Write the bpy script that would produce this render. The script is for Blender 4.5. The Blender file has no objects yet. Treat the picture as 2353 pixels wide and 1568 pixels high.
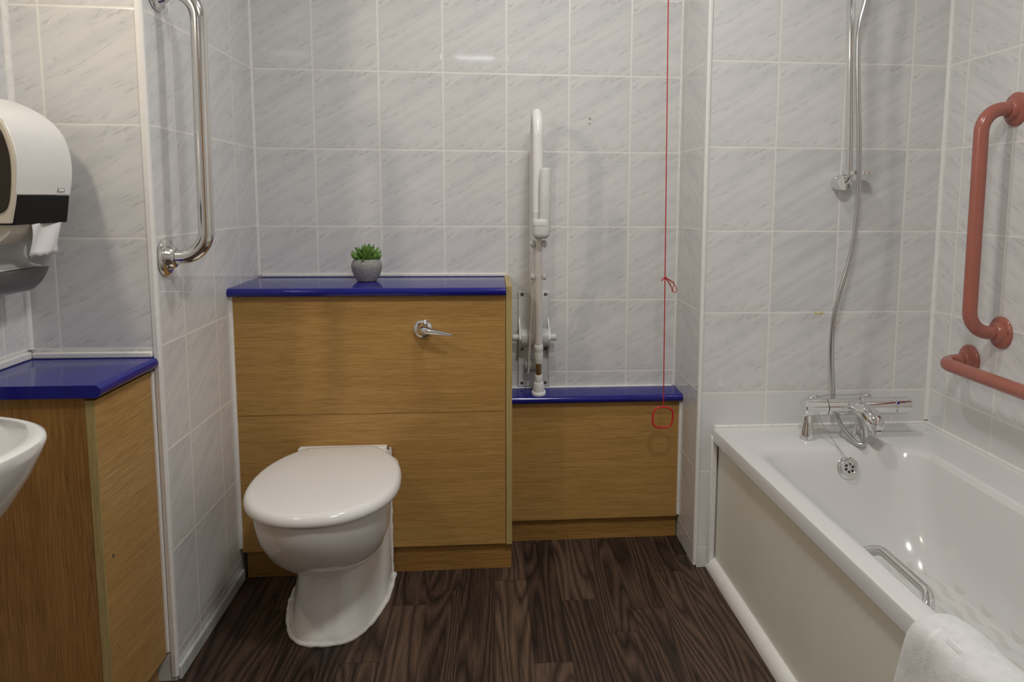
import bpy, bmesh, math, random
from mathutils import Vector, Matrix, noise
random.seed(7)
PI = math.pi
sc = bpy.context.scene
COL = sc.collection
V = Vector

# ------------------------------------------------------------------ room numbers (metres, floor z = 0)
XL, XR, XP = -0.1853, 1.8868, 1.1669      # left side wall, right wall, pillar face
YN, YB = -0.7192, -0.2973                 # front of the left nib, wall behind the bath
XF, YF, ZC = -0.455, -2.95, 2.36          # far-left wall, wall behind the camera, ceiling
TW, TH, ZR = 0.2, 0.24174, 1.033          # tile width, height, one grout row height
ROWS = [ZR + TH * k for k in range(-5, 7)]

# ------------------------------------------------------------------ node helpers
def new_mat(name):
    m = bpy.data.materials.new(name); m.use_nodes = True
    nt = m.node_tree
    return m, nt, nt.nodes['Principled BSDF']
def node(nt, t, **kw):
    n = nt.nodes.new(t)
    for k, v in kw.items():
        if k.startswith('i_'):
            key = k[2:]; key = int(key) if key.isdigit() else key.replace('_', ' ')
            n.inputs[key].default_value = v
        else: setattr(n, k, v)
    return n
def mth(nt, op, a, b=None, clamp=False):
    n = nt.nodes.new('ShaderNodeMath'); n.operation = op; n.use_clamp = clamp
    for i, x in enumerate((a, b)):
        if x is None: continue
        if isinstance(x, (int, float)): n.inputs[i].default_value = x
        else: nt.links.new(x, n.inputs[i])
    return n.outputs[0]
def ramp(nt, fac, stops, interp='LINEAR'):
    n = nt.nodes.new('ShaderNodeValToRGB'); n.color_ramp.interpolation = interp
    e = n.color_ramp.elements
    while len(e) > 1: e.remove(e[0])
    e[0].position = stops[0][0]; e[0].color = (*stops[0][1], 1)
    for p, c in stops[1:]:
        x = e.new(p); x.color = (*c, 1)
    nt.links.new(fac, n.inputs[0])
    return n.outputs[0]
def mix(nt, fac, a, b):
    n = nt.nodes.new('ShaderNodeMix'); n.data_type = 'RGBA'
    for sock, x in ((n.inputs[0], fac), (n.inputs[6], a), (n.inputs[7], b)):
        if isinstance(x, (int, float)): sock.default_value = x
        elif isinstance(x, tuple): sock.default_value = (*x, 1)
        else: nt.links.new(x, sock)
    return n.outputs[2]
def g3(v): return (v, v, v)
def bump(nt, b, h, strength=0.3, dist=0.001):
    n = node(nt, 'ShaderNodeBump', i_Strength=strength, i_Distance=dist)
    nt.links.new(h, n.inputs['Height']); nt.links.new(n.outputs[0], b.inputs['Normal'])
def plain(name, col, rough=0.4, metal=0.0, spec=0.5, coat=0.0, var=0.0, scale=40, bmp=0.0):
    m, nt, b = new_mat(name)
    b.inputs['Roughness'].default_value = rough; b.inputs['Metallic'].default_value = metal
    b.inputs['Specular IOR Level'].default_value = spec
    if coat: b.inputs['Coat Weight'].default_value = coat; b.inputs['Coat Roughness'].default_value = 0.05
    tc = node(nt, 'ShaderNodeTexCoord')
    no = node(nt, 'ShaderNodeTexNoise', i_Scale=scale, i_Detail=4.0)
    nt.links.new(tc.outputs['Object'], no.inputs['Vector'])
    lo = tuple(c * (1 - var) for c in col); hi = tuple(min(1, c * (1 + var)) for c in col)
    nt.links.new(ramp(nt, no.outputs[0], [(0.3, lo), (0.7, hi)]), b.inputs['Base Color'])
    if bmp: bump(nt, b, no.outputs[0], bmp, 0.002)
    return m

def tile_mat(name, kind):
    m, nt, b = new_mat(name)
    uv = node(nt, 'ShaderNodeUVMap')
    sep = node(nt, 'ShaderNodeSeparateXYZ'); nt.links.new(uv.outputs[0], sep.inputs[0])
    u, v = sep.outputs[0], sep.outputs[1]
    # distance to the nearest tile edge in metres
    du = mth(nt, 'MULTIPLY', mth(nt, 'MINIMUM', u, mth(nt, 'SUBTRACT', 1.0, u)), TW)
    dv = mth(nt, 'MULTIPLY', mth(nt, 'MINIMUM', v, mth(nt, 'SUBTRACT', 1.0, v)), TH)
    d = mth(nt, 'MINIMUM', du, dv)
    # veins: the same print on every tile, running up to the right
    mp = node(nt, 'ShaderNodeMapping'); mp.inputs['Scale'].default_value = (TW, TH, 1)
    nt.links.new(uv.outputs[0], mp.inputs[0])
    mr = node(nt, 'ShaderNodeMapping'); mr.inputs['Rotation'].default_value = (0, 0, math.radians(-29))
    nt.links.new(mp.outputs[0], mr.inputs[0])
    ms = node(nt, 'ShaderNodeMapping'); ms.inputs['Scale'].default_value = (5.5, 44, 1); ms.inputs['Location'].default_value = (3.1, 7.7, 0)
    nt.links.new(mr.outputs[0], ms.inputs[0])
    n1 = node(nt, 'ShaderNodeTexNoise', noise_dimensions='2D', i_Scale=1.0, i_Detail=4.0, i_Roughness=0.60, i_Distortion=0.45)
    nt.links.new(ms.outputs[0], n1.inputs['Vector'])
    ridge = mth(nt, 'ABSOLUTE', mth(nt, 'SUBTRACT', n1.outputs[0], 0.5))
    vein = mth(nt, 'SUBTRACT', 1.0, mth(nt, 'MULTIPLY', ridge, 32.0), True)
    n2 = node(nt, 'ShaderNodeTexNoise', noise_dimensions='2D', i_Scale=20.0, i_Detail=3.0)
    nt.links.new(mr.outputs[0], n2.inputs['Vector'])
    mask = mth(nt, 'MULTIPLY', mth(nt, 'SUBTRACT', n2.outputs[0], 0.46), 5.0, True)
    vein = mth(nt, 'MULTIPLY', vein, mask)
    cloud = node(nt, 'ShaderNodeTexNoise', noise_dimensions='2D', i_Scale=0.8, i_Detail=3.0)
    nt.links.new(ms.outputs[0], cloud.inputs['Vector'])
    if kind == 'plain': base = (0.70, 0.70, 0.695); col = mix(nt, mth(nt, 'MULTIPLY', cloud.outputs[0], 0.2), base, (0.66, 0.66, 0.66))
    else:
        if kind == 'patch': lo, hi, vc, k = (0.56, 0.575, 0.58), (0.65, 0.655, 0.655), (0.50, 0.51, 0.52), 0.2
        else: lo, hi, vc, k = (0.63, 0.632, 0.632), (0.70, 0.697, 0.688), (0.36, 0.36, 0.37), 0.55
        cl = ramp(nt, cloud.outputs[0], [(0.32, lo), (0.58, hi)])
        col = mix(nt, mth(nt, 'MULTIPLY', vein, k), cl, vc)
    gm = ramp(nt, d, [(0.0, g3(1)), (0.0024, g3(1)), (0.0031, g3(0))])
    nt.links.new(mix(nt, gm, col, (0.83, 0.81, 0.75)), b.inputs['Base Color'])
    nt.links.new(ramp(nt, d, [(0.0, g3(0.6)), (0.0021, g3(0.6)), (0.003, g3(0.05))]), b.inputs['Roughness'])
    b.inputs['Specular IOR Level'].default_value = 0.45
    h = ramp(nt, d, [(0.0, g3(0.0)), (0.002, g3(0.0)), (0.0035, g3(0.7)), (0.008, g3(1))])
    bump(nt, b, h, 0.35, 0.0015)
    return m

def wood_mat(name, dark, light, axis='x', rough=0.42):
    """veneer with the grain along one axis"""
    m, nt, b = new_mat(name)
    tc = node(nt, 'ShaderNodeTexCoord')
    along, across = 11.0, 400.0
    scl = {'x': (along, across, across), 'y': (across, along, across), 'z': (across, across, along)}[axis]
    mp = node(nt, 'ShaderNodeMapping'); mp.inputs['Scale'].default_value = scl
    nt.links.new(tc.outputs['Object'], mp.inputs[0])
    n1 = node(nt, 'ShaderNodeTexNoise', i_Scale=1.0, i_Detail=3.0, i_Roughness=0.55, i_Distortion=0.3)
    nt.links.new(mp.outputs[0], n1.inputs['Vector'])
    mp2 = node(nt, 'ShaderNodeMapping'); mp2.inputs['Scale'].default_value = tuple(s * 0.12 for s in scl)
    nt.links.new(tc.outputs['Object'], mp2.inputs[0])
    n2 = node(nt, 'ShaderNodeTexNoise', i_Scale=1.0, i_Detail=2.0)
    nt.links.new(mp2.outputs[0], n2.inputs['Vector'])
    mp3 = node(nt, 'ShaderNodeMapping'); mp3.inputs['Scale'].default_value = tuple(s * (3 if s == along else 1.6) for s in scl)
    nt.links.new(tc.outputs['Object'], mp3.inputs[0])
    n3 = node(nt, 'ShaderNodeTexNoise', i_Scale=1.0, i_Detail=1.0)
    nt.links.new(mp3.outputs[0], n3.inputs['Vector'])
    f = mth(nt, 'ADD', mth(nt, 'MULTIPLY', n1.outputs[0], 0.78), mth(nt, 'MULTIPLY', n2.outputs[0], 0.22))
    c = ramp(nt, f, [(0.34, dark), (0.64, light)])
    pore = mth(nt, 'MULTIPLY', mth(nt, 'SUBTRACT', n3.outputs[0], 0.60), 7.0, True)
    c = mix(nt, mth(nt, 'MULTIPLY', pore, 0.45), c, tuple(x * 0.55 for x in dark))
    nt.links.new(c, b.inputs['Base Color'])
    b.inputs['Roughness'].default_value = rough; b.inputs['Specular IOR Level'].default_value = 0.35
    bump(nt, b, n1.outputs[0], 0.06, 0.001)
    return m

def floor_mat():
    m, nt, b = new_mat('dark_oak_vinyl')
    tc = node(nt, 'ShaderNodeTexCoord')
    sep = node(nt, 'ShaderNodeSeparateXYZ'); nt.links.new(tc.outputs['Object'], sep.inputs[0])
    PW, PL = 0.094, 0.62
    px = mth(nt, 'DIVIDE', mth(nt, 'ADD', sep.outputs[0], 3.017), PW)
    ix = mth(nt, 'FLOOR', px); fx = mth(nt, 'FRACT', px)
    wn = node(nt, 'ShaderNodeTexWhiteNoise', noise_dimensions='1D'); nt.links.new(ix, wn.inputs['W'])
    py = mth(nt, 'ADD', mth(nt, 'DIVIDE', sep.outputs[1], PL), mth(nt, 'MULTIPLY', wn.outputs[0], 5.0))
    iy = mth(nt, 'FLOOR', py); fy = mth(nt, 'FRACT', py)
    pid = mth(nt, 'ADD', mth(nt, 'MULTIPLY', ix, 7.31), mth(nt, 'MULTIPLY', iy, 3.77))
    wp = node(nt, 'ShaderNodeTexWhiteNoise', noise_dimensions='1D'); nt.links.new(pid, wp.inputs['W'])
    cmb = node(nt, 'ShaderNodeCombineXYZ')
    nt.links.new(mth(nt, 'MULTIPLY', sep.outputs[0], 1.0), cmb.inputs[0])
    nt.links.new(mth(nt, 'MULTIPLY', sep.outputs[1], 0.085), cmb.inputs[1])
    nt.links.new(mth(nt, 'MULTIPLY', wp.outputs[0], 40.0), cmb.inputs[2])
    big = node(nt, 'ShaderNodeTexNoise', i_Scale=10.0, i_Detail=1.0, i_Roughness=0.4, i_Distortion=0.1)
    nt.links.new(cmb.outputs[0], big.inputs['Vector'])
    ringv = mth(nt, 'FRACT', mth(nt, 'MULTIPLY', big.outputs[0], 17.0))
    ring = mth(nt, 'ABSOLUTE', mth(nt, 'SUBTRACT', mth(nt, 'MULTIPLY', ringv, 2.0), 1.0))
    cf = node(nt, 'ShaderNodeCombineXYZ')
    nt.links.new(mth(nt, 'MULTIPLY', sep.outputs[0], 620.0), cf.inputs[0])
    nt.links.new(mth(nt, 'MULTIPLY', sep.outputs[1], 13.0), cf.inputs[1])
    nt.links.new(mth(nt, 'MULTIPLY', wp.outputs[0], 40.0), cf.inputs[2])
    fine = node(nt, 'ShaderNodeTexNoise', i_Scale=1.0, i_Detail=2.0)
    nt.links.new(cf.outputs[0], fine.inputs['Vector'])
    ring = mth(nt, 'POWER', ring, 0.55)
    f = mth(nt, 'ADD', mth(nt, 'MULTIPLY', ring, 0.34), mth(nt, 'MULTIPLY', fine.outputs[0], 0.62))
    f = mth(nt, 'ADD', f, mth(nt, 'MULTIPLY', mth(nt, 'SUBTRACT', wp.outputs[0], 0.5), 0.18))
    c = ramp(nt, f, [(0.30, (0.012, 0.008, 0.006)), (0.52, (0.048, 0.030, 0.021)), (0.80, (0.140, 0.087, 0.058))])
    ex = mth(nt, 'MULTIPLY', mth(nt, 'MINIMUM', fx, mth(nt, 'SUBTRACT', 1.0, fx)), PW)
    ey = mth(nt, 'MULTIPLY', mth(nt, 'MINIMUM', fy, mth(nt, 'SUBTRACT', 1.0, fy)), PL)
    e = mth(nt, 'MINIMUM', ex, ey)
    seam = ramp(nt, e, [(0.0, g3(1)), (0.0012, g3(0))])
    c = mix(nt, mth(nt, 'MULTIPLY', seam, 0.45), c, (0.008, 0.006, 0.005))
    nt.links.new(c, b.inputs['Base Color'])
    b.inputs['Roughness'].default_value = 0.5; b.inputs['Specular IOR Level'].default_value = 0.3
    bump(nt, b, fine.outputs[0], 0.12, 0.001)
    return m

def terry_mat():
    m, nt, b = new_mat('white_terry')
    tc = node(nt, 'ShaderNodeTexCoord')
    n1 = node(nt, 'ShaderNodeTexNoise', i_Scale=900.0, i_Detail=2.0); nt.links.new(tc.outputs['Object'], n1.inputs['Vector'])
    n2 = node(nt, 'ShaderNodeTexNoise', i_Scale=60.0, i_Detail=3.0); nt.links.new(tc.outputs['Object'], n2.inputs['Vector'])
    nt.links.new(ramp(nt, n2.outputs[0], [(0.3, g3(0.74)), (0.7, g3(0.82))]), b.inputs['Base Color'])
    b.inputs['Roughness'].default_value = 0.95; b.inputs['Specular IOR Level'].default_value = 0.1
    b.inputs['Sheen Weight'].default_value = 0.4
    sep = node(nt, 'ShaderNodeSeparateXYZ'); nt.links.new(tc.outputs['Object'], sep.inputs[0])
    band = mth(nt, 'MULTIPLY', mth(nt, 'GREATER_THAN', sep.outputs[1], -1.450), mth(nt, 'LESS_THAN', sep.outputs[1], -1.405))
    line = mth(nt, 'MULTIPLY', mth(nt, 'GREATER_THAN', sep.outputs[1], -1.398), mth(nt, 'LESS_THAN', sep.outputs[1], -1.391))
    blk = mth(nt, 'LESS_THAN', mth(nt, 'FRACT', mth(nt, 'DIVIDE', sep.outputs[2], 0.048)), 0.86)
    side = mth(nt, 'LESS_THAN', sep.outputs[0], 1.222)
    woven = mth(nt, 'MULTIPLY', side, mth(nt, 'ADD', mth(nt, 'MULTIPLY', band, blk), line, True))
    rib = mth(nt, 'MULTIPLY', mth(nt, 'SINE', mth(nt, 'MULTIPLY', sep.outputs[2], 2400.0)), 0.12)
    h = mth(nt, 'ADD', n1.outputs[0], n2.outputs[0])
    h = mth(nt, 'ADD', mth(nt, 'MULTIPLY', h, mth(nt, 'SUBTRACT', 1.0, mth(nt, 'MULTIPLY', woven, 0.8))), mth(nt, 'MULTIPLY', woven, mth(nt, 'SUBTRACT', rib, 0.9)))
    bump(nt, b, h, 0.6, 0.003)
    return m

def tub_mat():
    """white enamel with a pale anti-slip wave print on the bottom of the tub"""
    m, nt, b = new_mat('white_enamel')
    tc = node(nt, 'ShaderNodeTexCoord')
    sep = node(nt, 'ShaderNodeSeparateXYZ'); nt.links.new(tc.outputs['Object'], sep.inputs[0])
    x, y, z = sep.outputs
    wob = mth(nt, 'MULTIPLY', mth(nt, 'SINE', mth(nt, 'MULTIPLY', y, 62.0)), 0.006)
    row = mth(nt, 'FRACT', mth(nt, 'DIVIDE', mth(nt, 'ADD', x, wob), 0.030))
    band = mth(nt, 'LESS_THAN', mth(nt, 'ABSOLUTE', mth(nt, 'SUBTRACT', row, 0.5)), mth(nt, 'MULTIPLY', mth(nt, 'ABSOLUTE', mth(nt, 'SINE', mth(nt, 'MULTIPLY', y, 31.0))), 0.24))
    zone = mth(nt, 'MULTIPLY', mth(nt, 'LESS_THAN', z, 0.172), mth(nt, 'LESS_THAN', y, 0.47))
    nt.links.new(mix(nt, mth(nt, 'MULTIPLY', band, zone), (0.70, 0.70, 0.69), (0.635, 0.625, 0.595)), b.inputs['Base Color'])
    b.inputs['Roughness'].default_value = 0.14; b.inputs['Specular IOR Level'].default_value = 0.5
    return m

M = {
    'tile': tile_mat('marbled_tile', 'vein'), 'tplain': tile_mat('plain_tile', 'plain'), 'tpatch': tile_mat('blue_grey_tile', 'patch'),
    'oak_h': wood_mat('oak_veneer_horizontal', (0.34, 0.185, 0.050), (0.49, 0.29, 0.095), 'x'),
    'oak_y': wood_mat('oak_veneer_along_depth', (0.32, 0.175, 0.050), (0.49, 0.29, 0.100), 'y'),
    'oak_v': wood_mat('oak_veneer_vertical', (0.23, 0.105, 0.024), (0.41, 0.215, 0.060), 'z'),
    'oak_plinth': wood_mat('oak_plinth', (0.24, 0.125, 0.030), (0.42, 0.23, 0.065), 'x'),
    'edge': wood_mat('pale_edge_banding', (0.36, 0.27, 0.10), (0.48, 0.37, 0.16), 'z'),
    'blue': plain('blue_laminate', (0.009, 0.011, 0.195), 0.13, 0, 0.5, var=0.08, scale=60),
    'floor': floor_mat(),
    'paint': plain('white_paint', g3(0.80), 0.7, var=0.02),
    'trim': plain('white_plastic_trim', (0.80, 0.79, 0.76), 0.35, var=0.03),
    'seal': plain('white_sealant', (0.78, 0.77, 0.74), 0.45, var=0.06, scale=90, bmp=0.3),
    'greytrim': plain('grey_skirting', (0.55, 0.57, 0.56), 0.3, var=0.08),
    'ceramic': plain('white_ceramic', (0.80, 0.795, 0.77), 0.10, 0, 0.5, var=0.01),
    'seat': plain('white_seat_plastic', (0.81, 0.795, 0.775), 0.14, 0, 0.5, var=0.01),
    'tub': tub_mat(),
    'panel': plain('cream_bath_panel', (0.80, 0.785, 0.695), 0.45, var=0.03, scale=6),
    'chrome': plain('chrome', g3(0.82), 0.06, 1.0, var=0.01),
    'steel': plain('polished_steel', (0.74, 0.72, 0.69), 0.14, 1.0, var=0.02),
    'hose': plain('steel_hose', g3(0.60), 0.22, 1.0, var=0.03),
    'pink': plain('salmon_coated_steel', (0.37, 0.125, 0.094), 0.22, 0, 0.5, var=0.05, scale=14),
    'white': plain('white_plastic', (0.80, 0.79, 0.775), 0.28, var=0.02),
    'coat': plain('white_powder_coat', (0.78, 0.755, 0.715), 0.3, var=0.04, scale=30),
    'grey': plain('light_grey_plastic', (0.60, 0.61, 0.59), 0.4, var=0.04),
    'dgrey': plain('mid_grey_plastic', (0.42, 0.43, 0.41), 0.4, var=0.05),
    'plate': plain('pale_grey_plate', (0.70, 0.70, 0.69), 0.35, var=0.05),
    'black': plain('black_plastic', (0.006, 0.006, 0.006), 0.55, spec=0.2, var=0.1),
    'dark': plain('dark_hole', (0.015, 0.012, 0.012), 0.6),
    'cream': plain('cream_plastic', (0.60, 0.54, 0.43), 0.4, var=0.03),
    'paper': plain('white_paper', (0.82, 0.81, 0.80), 0.9, spec=0.1, var=0.03, bmp=0.2),
    'roll': plain('cream_paper_roll', (0.66, 0.61, 0.50), 0.9, spec=0.1, var=0.03),
    'red': plain('red_cord', (0.50, 0.018, 0.018), 0.45, var=0.12, scale=300),
    'redp': plain('red_plastic', (0.56, 0.022, 0.025), 0.3, var=0.05),
    'concrete': plain('grey_concrete', (0.33, 0.32, 0.30), 0.85, spec=0.2, var=0.18, scale=120, bmp=0.25),
    'soil': plain('bark_soil', (0.16, 0.09, 0.05), 0.9, var=0.4, scale=200, bmp=0.6),
    'screw': plain('dull_screw', (0.20, 0.19, 0.17), 0.4, 0.8, var=0.2),
    'rust': plain('tarnished_tube', (0.46, 0.30, 0.17), 0.25, 0.9, var=0.3),
    'tape': plain('yellow_residue', (0.62, 0.55, 0.16), 0.6, var=0.15, scale=200),
    'badge': plain('badge_grey', (0.30, 0.29, 0.29), 0.4, var=0.05),
    'terry': terry_mat(),
}
def leaf_mat():
    m, nt, b = new_mat('green_succulent')
    tc = node(nt, 'ShaderNodeTexCoord'); n = node(nt, 'ShaderNodeTexNoise', i_Scale=90.0, i_Detail=1.0)
    nt.links.new(tc.outputs['Object'], n.inputs['Vector'])
    nt.links.new(ramp(nt, n.outputs[0], [(0.35, (0.06, 0.17, 0.028)), (0.65, (0.21, 0.37, 0.075))]), b.inputs['Base Color'])
    b.inputs['Roughness'].default_value = 0.45
    return m
M['leaf'] = leaf_mat()
def smoke_mat(name, col, alpha_mix):
    m, nt, b = new_mat(name)
    b.inputs['Base Color'].default_value = (*col, 1); b.inputs['Roughness'].default_value = 0.15
    b.inputs['Transmission Weight'].default_value = alpha_mix; b.inputs['IOR'].default_value = 1.3
    return m
M['smoke'] = smoke_mat('smoked_window', (0.055, 0.043, 0.030), 0.35)
M['tray'] = smoke_mat('smoked_tray', (0.20, 0.19, 0.185), 0.25)

# ------------------------------------------------------------------ mesh helpers
def obj(name, bm, mats, parent=None, smooth=True, angle=40, bevel=0, label=None, subsurf=0, solid=0, recalc=True):
    if recalc: bmesh.ops.recalc_face_normals(bm, faces=bm.faces)
    me = bpy.data.meshes.new(name); o = bpy.data.objects.new(name, me); COL.objects.link(o)
    if parent is not None:
        p = parent; off = V((0, 0, 0))
        while p is not None: off += p.location; p = p.parent
        bmesh.ops.translate(bm, verts=bm.verts, vec=-off)
        o.parent = parent
    bm.to_mesh(me); bm.free()
    for m in (mats if isinstance(mats, (list, tuple)) else [mats]): me.materials.append(m)
    if solid:
        s = o.modifiers.new('thickness', 'SOLIDIFY'); s.thickness = solid; s.offset = 0
    if bevel:
        bv = o.modifiers.new('bevel', 'BEVEL'); bv.width = bevel; bv.segments = 3; bv.limit_method = 'ANGLE'; bv.angle_limit = math.radians(35)
    if subsurf:
        s = o.modifiers.new('subd', 'SUBSURF'); s.levels = subsurf; s.render_levels = subsurf
    if smooth:
        me.polygons.foreach_set('use_smooth', [True] * len(me.polygons))
        if not subsurf: me.set_sharp_from_angle(angle=math.radians(angle))
    if label: o['label'] = label
    return o
def thing(name, label, cat, loc, group=None):
    o = bpy.data.objects.new(name, None); o.empty_display_size = 0.05; COL.objects.link(o)
    o.location = loc; tag(o, label, cat, group)
    return o
def tag(o, label, cat, group=None):
    o['label'] = label; o['category'] = cat
    if group: o['group'] = group
    return o
def struct(o, label=None):
    o['kind'] = 'structure'
    if label: o['label'] = label
    return o
def B(): return bmesh.new()
def box(bm, x0, x1, y0, y1, z0, z1):
    vs = [bm.verts.new((x, y, z)) for x in (x0, x1) for y in (y0, y1) for z in (z0, z1)]
    for f in ((0, 1, 3, 2), (4, 6, 7, 5), (0, 4, 5, 1), (2, 3, 7, 6), (0, 2, 6, 4), (1, 5, 7, 3)): bm.faces.new([vs[i] for i in f])
    return bm
def bridge(bm, rings, closed=True, cap0=False, cap1=False):
    rs = [[bm.verts.new(p) for p in r] for r in rings]
    n = len(rs[0])
    for a, b in zip(rs, rs[1:]):
        for i in range(n if closed else n - 1):
            j = (i + 1) % n
            bm.faces.new((a[i], a[j], b[j], b[i]))
    if cap0: bm.faces.new(list(reversed(rs[0])))
    if cap1: bm.faces.new(rs[-1])
    return bm
def fillet(pts, r, n=8):
    """round the inner corners of a polyline"""
    pts = [V(p) for p in pts]; out = [pts[0]]
    for a, p, b in zip(pts, pts[1:], pts[2:]):
        u, w = (a - p).normalized(), (b - p).normalized()
        ang = u.angle(w); t = r / math.tan(ang / 2)
        t = min(t, (a - p).length * 0.98, (b - p).length * 0.98); rr = t * math.tan(ang / 2)
        c = p + (u + w).normalized() * (rr / math.sin(ang / 2))
        s, e = p + u * t - c, p + w * t - c
        tot = s.angle(e)
        for k in range(n + 1):
            f = k / n
            out.append(c + (s * math.sin((1 - f) * tot) + e * math.sin(f * tot)) / math.sin(tot))
    out.append(pts[-1])
    return out
def spline(pts, n=8):
    P = [V(p) for p in pts]; P = [P[0] * 2 - P[1]] + P + [P[-1] * 2 - P[-2]]
    out = []
    for i in range(1, len(P) - 2):
        a, b, c, d = P[i - 1:i + 3]
        for k in range(n):
            t = k / n
            out.append(0.5 * ((2 * b) + (c - a) * t + (2 * a - 5 * b + 4 * c - d) * t * t + (3 * b - a - 3 * c + d) * t ** 3))
    out.append(P[-2])
    return out
def tube(bm, pts, r, n=16, cap=True, closed=False, flat=None):
    """a round bar along points; r a number or a list; flat=(axis, factor) squashes the section"""
    pts = [V(p) for p in pts]; N = len(pts)
    rad = r if isinstance(r, (list, tuple)) else [r] * N
    T = []
    for i in range(N):
        if closed: t = pts[(i + 1) % N] - pts[i - 1]
        else: t = pts[min(i + 1, N - 1)] - pts[max(i - 1, 0)]
        T.append(t.normalized())
    up = V((0, 0, 1)) if abs(T[0].z) < 0.9 else V((1, 0, 0))
    nrm = (up - T[0] * up.dot(T[0])).normalized()
    rings = []
    for i in range(N):
        if i:
            nrm = (nrm - T[i] * nrm.dot(T[i])).normalized()
        bn = T[i].cross(nrm)
        ring = []
        for k in range(n):
            a = 2 * PI * k / n
            d = nrm * math.cos(a) + bn * math.sin(a)
            if flat: d = d - V(flat[0]) * d.dot(V(flat[0])) * (1 - flat[1])
            ring.append(pts[i] + d * rad[i])
        rings.append(ring)
    if closed: rings.append(rings[0]); bridge(bm, rings); bmesh.ops.remove_doubles(bm, verts=bm.verts, dist=1e-6)
    else: bridge(bm, rings, True, cap, cap)
    return bm
def lathe(bm, prof, c=(0, 0, 0), axis=(0, 0, 1), n=40):
    """profile of (radius, height) turned about an axis through c"""
    c, ax = V(c), V(axis).normalized()
    u = ax.orthogonal().normalized(); w = ax.cross(u)
    rings = []
    for r, h in prof:
        rings.append([c + ax * h + (u * math.cos(2 * PI * k / n) + w * math.sin(2 * PI * k / n)) * max(r, 1e-5) for k in range(n)])
    bridge(bm, rings, True, True, True)
    return bm
def rod(bm, a, b, r, n=20): return tube(bm, [a, b], r, n)
def ball(bm, c, r, sc=(1, 1, 1)):
    q = bmesh.ops.create_uvsphere(bm, u_segments=20, v_segments=12, radius=r)
    for v in q['verts']: v.co = V((v.co.x * sc[0], v.co.y * sc[1], v.co.z * sc[2])) + V(c)
    return bm
def prism(bm, prof, lo, hi, axis='y'):
    """2-D outline swept between lo and hi along an axis"""
    def P(p, t): return {'y': (p[0], t, p[1]), 'x': (t, p[0], p[1]), 'z': (p[0], p[1], t)}[axis]
    return bridge(bm, [[P(p, lo) for p in prof], [P(p, hi) for p in prof]], True, True, True)
def rrect(x0, x1, y0, y1, r, m=6, side=6):
    """rounded rectangle with evenly shared points, anticlockwise"""
    out = []
    cs = [((x1 - r, y0 + r), -90), ((x1 - r, y1 - r), 0), ((x0 + r, y1 - r), 90), ((x0 + r, y0 + r), 180)]
    for (cx, cy), a0 in cs:
        for k in range(m + 1):
            a = math.radians(a0 + 90 * k / m); out.append((cx + r * math.cos(a), cy + r * math.sin(a)))
    res = []
    for i, p in enumerate(out):
        res.append(p)
        if i % (m + 1) == m:
            q = out[(i + 1) % len(out)]
            for k in range(1, side): res.append((p[0] + (q[0] - p[0]) * k / side, p[1] + (q[1] - p[1]) * k / side))
    return res

def curve2(pts, n=6):
    return [(p.x, p.y) for p in spline([(a, b, 0) for a, b in pts], n)]

# ------------------------------------------------------------------ tiled walls
def tiled(name, org, du, cols, u0, u1, z0, z1, rows=ROWS, over=None, flip=False):
    """one wall: a face per tile; cols are the grout positions along u"""
    bm = B(); uvl = bm.loops.layers.uv.new('UVMap'); org, du = V(org), V(du)
    rs = [r for r in rows]
    for i in range(len(cols) - 1):
        a, b = max(cols[i], u0), min(cols[i + 1], u1)
        if b - a < 1e-4: continue
        for j in range(len(rs) - 1):
            c, d = max(rs[j], z0), min(rs[j + 1], z1)
            if d - c < 1e-4: continue
            quad = [(a, c), (b, c), (b, d), (a, d)]
            vs = [bm.verts.new(org + du * q[0] + V((0, 0, q[1]))) for q in quad]
            if flip: f = bm.faces.new(list(reversed(vs))); qq = list(reversed(quad))
            else: f = bm.faces.new(vs); qq = quad
            for lp, q in zip(f.loops, qq):
                lp[uvl].uv = ((q[0] - cols[i]) / (cols[i + 1] - cols[i]), (q[1] - rs[j]) / (rs[j + 1] - rs[j]))
            if over: f.material_index = over(i, j)
    o = obj(name, bm, [M['tile'], M['tplain'], M['tpatch']], smooth=False, recalc=False)
    return struct(o)
def cols(start, lo, hi, w=TW):
    k0 = math.floor((lo - start) / w); k1 = math.ceil((hi - start) / w)
    return [start + k * w for k in range(k0, k1 + 1)]

tiled('wall_back', (0, 0, 0), (1, 0, 0), cols(0, XL, XP), XL, XP, 0, ZC)
tiled('wall_left', (XL, 0, 0), (0, 1, 0), cols(-0.5748, YN, 0), YN, 0, 0, ZC, flip=True)
ncols = [-0.589, -0.389, -0.1853]
tiled('wall_left_nib', (0, YN, 0), (1, 0, 0), ncols, XF, XL, 0, ZC)
tiled('wall_left_front', (XF, 0, 0), (0, 1, 0), cols(YN - 0.08, YF, YN), YF, YN, 0, ZC, flip=True)
tiled('wall_pillar', (XP, 0, 0), (0, 1, 0), [-0.2973, -0.06, 0.14], YB, 0, 0, ZC)
bcols = [XP] + [1.372 + TW * k for k in range(0, 4)]
bcols[0] = 1.172
def bov(i, j):
    z = (ROWS[j] + ROWS[j + 1]) / 2
    if z < ROWS[3]: return 1
    if i in (1, 2) and ROWS[5 - 1] < z < ROWS[6]: return 2
    return 0
tiled('wall_bath', (0, YB, 0), (1, 0, 0), bcols, XP, XR, 0, ZC, over=bov)
tiled('wall_right', (XR, 0, 0), (0, 1, 0), cols(-0.3834, YF, YB), YF, YB, 0, ZC, over=lambda i, j: 1 if ROWS[j] < ROWS[3] - 0.01 else 0)
tiled('wall_front', (0, YF, 0), (1, 0, 0), cols(0.05, XF, XR), XF, XR, 0, ZC, flip=True)
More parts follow.
